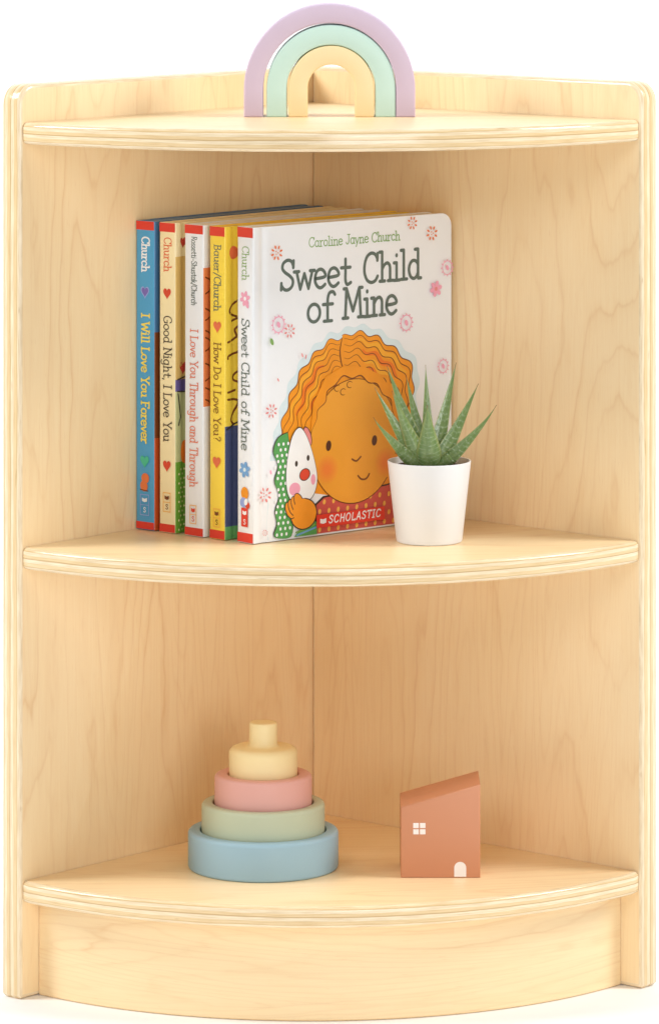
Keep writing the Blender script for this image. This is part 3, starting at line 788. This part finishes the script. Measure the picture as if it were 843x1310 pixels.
k = NT('succulent_skin')
u, v = k.uv()      # u -1..1 across the leaf, v 0..1 along it
nn = k.noise(k.vec(k.math('MULTIPLY', u, 1.6), k.math('MULTIPLY', v, 9)), 1, 2, .5)
band = k.math('SINE', k.math('MULTIPLY_ADD', nn, 7.0, k.math('MULTIPLY_ADD', v, 100, k.math('MULTIPLY', k.math('MULTIPLY', u, u), -3))))
brk = k.noise(k.vec(k.math('MULTIPLY', u, 4), k.math('MULTIPLY', v, 34), 3.3), 1, 2, .6)
bandm = k.math('MULTIPLY', k.ramp(band, [(.45, 0.0), (.95, 1.0)]), k.ramp(brk, [(.4, 0.0), (.6, 1.0)]))
bandm = k.math('MULTIPLY', bandm, k.ramp(v, [(.0, .9), (.55, .7), (.85, .1)]))
base = k.mix(k.ramp(k.noise(k.vec(k.math('MULTIPLY', u, 2), k.math('MULTIPLY', v, 5), 1.0), 1, 3, .6), [(.3, 0.0), (.7, 1.0)]), C(96, 124, 68), C(138, 157, 102))
base = k.mix(k.math('MULTIPLY', bandm, .40), base, C(196, 210, 172))
edge = k.ramp(k.math('ABSOLUTE', u), [(.80, 0.0), (.98, 1.0)])
base = k.mix(k.math('MULTIPLY', edge, .55), base, C(168, 168, 104))
base = k.mix(k.ramp(v, [(.93, 0.0), (1.0, 1.0)]), base, C(128, 84, 58))
k.put(k.b.inputs['Base Color'], base); k.b.inputs['Roughness'].default_value = .16
k.b.inputs['Subsurface Weight'].default_value = .06; k.b.inputs['Subsurface Radius'].default_value = (.002, .003, .001)
k.bump(bandm, .3, .0006)
LEAF = k.m

def leaf(ang, r0, tip, wmax, belly=.25, curl=0.0, thick=.42, twist=0.0):
    """tip = (x, y, z) from the pot's base centre; the leaf springs from r0 out on the soil and bows outward."""
    b = Vector((r0 * cos(ang), r0 * sin(ang), .0492)); T = Vector(tip)
    flat = Vector((T.x - b.x, T.y - b.y, 0))
    c = b.lerp(T, .45) + Vector((0, 0, -1)) * hypot(flat.x, flat.y) * belly
    n = 26; mb = MB(); rings = []
    for i in range(n + 1):
        s = i / n
        p = b * (1 - s) ** 2 + c * 2 * s * (1 - s) + T * s * s
        d = ((c - b) * (1 - s) + (T - c) * s).normalized()
        if curl and s > .82:
            p += Vector((0, 0, 1)) * curl * ((s - .82) / .18) ** 2
        out = Vector((flat.x, flat.y, 0)).normalized() if flat.length > .003 else Vector((cos(ang), sin(ang), 0))
        side = d.cross(Vector((0, 1, 0))).normalized()
        nor = side.cross(d).normalized()
        if twist:
            q = Matrix.Rotation(twist * s, 3, d); side = q @ side; nor = q @ nor
        # wide low down, tapering to a sharp point
        w = 1.2 * wmax * (0.52 + .48 * sin(min(1, s / .34) * pi / 2)) * (1 - s ** 1.42) ** 1.16
        w = max(w, .00016)
        th = w * thick * (1 + .3 * (1 - s))
        ring = []
        for q in range(14):
            t_ = 2 * pi * q / 14
            x_ = cos(t_) * w
            y_ = sin(t_) * th
            y_ += (cos(t_) ** 2) * w * (.30) * (1 if sin(t_) >= -1 else 0)      # channelled: margins lifted towards the inner face
            if sin(t_) > 0: y_ -= sin(t_) * th * .75
            side_sign = 1
            # nor points outward-down or up; inner face is the one looking to the axis / up
            inner = nor if nor.dot(Vector((-out.x, -out.y, .3))) > 0 else -nor
            ring.append((p + side * x_ + inner * y_, (x_ / w, s)))
        rings.append(ring)
    for r0_, r1_ in zip(rings, rings[1:]):
        for q in range(14):
            q1 = (q + 1) % 14
            vs = (r0_[q], r0_[q1], r1_[q1], r1_[q])
            mb.face([x[0] for x in vs], 0, [x[1] for x in vs])
    mb.face([x[0] for x in rings[-1]], 0, [x[1] for x in rings[-1]])
    mb.face([x[0] for x in reversed(rings[0])], 0, [x[1] for x in rings[0]])
    return mb.build('leaf', LEAF, plant, smooth=50)
PM = 1905.0; ZC = 693.0
def tipat(px, py, dy):     # plain offsets, in metres, read off the plant's silhouette
    return ((px - 550) / PM, dy, (ZC - py) / PM + dy * .15)
for ang, r0, tp, w, be, cu, tw in (
    (pi, .004, tipat(478, 530, -.012), .0052, .16, .0012, .5),
    (pi * .9, .004, tipat(480, 498, .004), .0054, .14, 0, .4),
    (pi * .85, .004, tipat(502, 497, -.006), .0062, .12, 0, .3),
    (pi * .75, .004, tipat(496, 474, .012), .0062, .10, 0, .4),
    (pi * .6, .004, tipat(521, 490, .016), .0052, .06, 0, .1),
    (pi * .5, .004, tipat(546, 477, .020), .0046, .03, 0, 0),
    (-pi / 2, .003, tipat(547, 512, -.012), .0088, .16, 0, 0),
    (pi * .3, .003, tipat(585, 469, .010), .0056, .10, 0, -.3),
    (0, .004, tipat(613, 491, .000), .0056, .14, 0, -.4),
    (-.2, .004, tipat(635.5, 516, -.010), .0050, .18, .0015, -.5)):
    leaf(ang, r0, tp, w, be, cu, .42, tw)

# ------------------------------------------------------------------ rainbow arches on the top
def arch(label, mat, cx, R, r, zc, y0, depth, top=None):
    o = MB()
    def loop(d):
        n = 40
        outer = [(cx + R - d, d)] + [(cx + (R - d) * cos(pi * i / n), zc + (R - d) * sin(pi * i / n)) for i in range(n + 1)] + [(cx - R + d, d)]
        inner = [(cx + r + d, d)] + [(cx + (r + d) * cos(pi * i / n), zc + (r + d) * sin(pi * i / n)) for i in range(n + 1)] + [(cx - r - d, d)]
        return outer, inner
    lv = fillet_steps(depth, .0012, 3)
    L = [(w, loop(d)) for w, d in lv]
    P = lambda p, w: (p[0], w, p[1])
    for (w, (ou, inn)) in (L[0], L[-1]):
        for i in range(len(ou) - 1): o.face([P(ou[i], w), P(ou[i + 1], w), P(inn[i + 1], w), P(inn[i], w)])
    for (w0, (o0, i0)), (w1, (o1, i1)) in zip(L, L[1:]):
        for q0, q1 in ((o0, o1), (i0, i1)):
            for i in range(len(q0) - 1): o.face([P(q0[i], w0), P(q0[i + 1], w0), P(q1[i + 1], w1), P(q1[i], w1)])
        for e in (0, -1): o.face([P(o0[e], w0), P(i0[e], w0), P(i1[e], w1), P(o1[e], w1)])
    ob = o.build('rainbow_arch', mat, smooth=35)
    ob.location = (.0126, y0, Z1 + .0003)
    return tag(ob, label, 'toy arch', 'nested wooden rainbow arches')
arch('large lilac wooden arch, outermost of the rainbow on the top shelf', paint('lilac_paint', C(206, 187, 208), .42, 0, .015, 40, .05), 0, .0581, .0450, .0187, -.1652, .026)
arch('mint green wooden arch between the lilac and the yellow arch', paint('mint_paint', C(196, 227, 217), .42, 0, .015, 40, .05), .0010, .0437, .0300, .0190, -.1650, .026)
arch('small pale yellow wooden arch, innermost of the rainbow', paint('butter_paint', C(243, 220, 170), .42, 0, .015, 40, .05), .0012, .0290, .0160, .0196, -.1651, .026)

# ------------------------------------------------------------------ stacking toy on the lowest shelf
SX, SY = -.0322, -.1765
def cup(name, label, mat, R, hgt, z, hole, depth, r=.0028):
    mb = MB()
    pr = [(0, 0), (R - r * .7, 0)] + [(R - r * .7 + r * .7 * sin(i * pi / 8), r * .7 - r * .7 * cos(i * pi / 8)) for i in range(1, 5)]
    pr += [(R - r + r * cos(i * pi / 10), hgt - r + r * sin(i * pi / 10)) for i in range(0, 6)]
    pr += [(hole + .0008 - .0008 * sin(i * pi / 6), hgt - .0008 + .0008 * cos(i * pi / 6)) for i in range(0, 4)]
    pr += [(hole, hgt - depth), (0, hgt - depth)]
    lathe(mb, pr, 96)
    o = mb.build(name, mat, smooth=35); o.location = (SX, SY, z)
    return tag(o, label, 'stacking ring', 'pieces of the pastel stacking toy')
def matte(name, r, g, b): return paint(name, C(r, g, b, .93), .5, 0, .035, 30, .12, .35)
zb = Z3 + .0003
cup('stacking_ring', 'large dusty blue ring at the bottom of the stacking toy', matte('dusty_blue_paint', 156, 188, 202), .0508, .0257, zb, .0426, .0085)
z = zb + .0257 - .0085 + .0003
cup('stacking_ring', 'sage green ring sitting in the blue ring of the stacking toy', matte('sage_paint', 190, 197, 168), .0416, .0267, z, .0341, .0085)
z += .0267 - .0085 + .0003
cup('stacking_ring', 'pink ring sitting in the green ring of the stacking toy', matte('blush_paint', 226, 170, 158), .0329, .0272, z, .0240, .0088)
z += .0272 - .0088 + .0003
mb = MB()
R, hh, r = .0231, .0268, .0048
pr = [(0, 0), (R - .002, 0), (R - .0006, .0006), (R, .002)] + [(R - r + r * cos(i * pi / 12), hh - r + r * sin(i * pi / 12)) for i in range(0, 7)]
pr += [(.0122, hh + .0001), (.0107, hh + .0005), (.0099, hh + .0013), (.0095, hh + .0026), (.0094, hh + .0150)] + [(.0094 - .0014 + .0014 * cos(i * pi / 8), hh + .0150 + .0014 * sin(i * pi / 8)) for i in range(1, 5)] + [(0, hh + .0164)]
lathe(mb, pr, 80)
o = mb.build('stacking_topper', matte('pale_yellow_paint', 249, 226, 170), smooth=35); o.location = (SX, SY, z)
tag(o, 'pale yellow knobbed cap on top of the stacking toy', 'stacking toy cap', 'pieces of the pastel stacking toy')

# ------------------------------------------------------------------ toy house
HX0, HX1, HY = .0603, .1133, -.2110
hw = HX1 - HX0; hd = .047
out = [(0, 0), (hw, 0), (hw, .0625), (0, .0474)]
lv = fillet_steps(hd, .0009, 2)
mb = MB(); L = [(w, inset(out, d)) for w, d in lv]
P = lambda p, w: (p[0], w, p[1])
mb.face([P(p, L[0][0]) for p in L[0][1]]); mb.face([P(p, L[-1][0]) for p in L[-1][1][::-1]])
for (w0, l0), (w1, l1) in zip(L, L[1:]):
    for i in range(4):
        j = (i + 1) % 4; mb.face([P(l0[i], w0), P(l0[j], w0), P(l1[j], w1), P(l1[i], w1)])
house = mb.build('toy_house', matte('terracotta_paint', 213, 147, 110), smooth=50)
house.location = (HX0, HY, Z3 + .0003)
tag(house, 'terracotta wooden toy house with a sloping roof, white window and arched door', 'toy house')
wp = paint('house_white_paint', C(245, 238, 232), .5)
flat = lambda u, z, h: (u, -h, z)
art = Art(flat, 8e-5)
for i in (0, 1):
    for j in (0, 1):
        x_, z_ = .0082 + i * .0045, .0292 + j * .0042
        art.poly([(x_, z_), (x_ + .0037, z_), (x_ + .0037, z_ + .0034), (x_, z_ + .0034)], wp)
art.build('window', house)
art = Art(flat, 8e-5)
art.poly([(.0356, .0008), (.0436, .0008)] + [(.0396 + .0040 * cos(pi * i / 12), .0068 + .0040 * sin(pi * i / 12)) for i in range(13)], wp)
art.build('door', house)
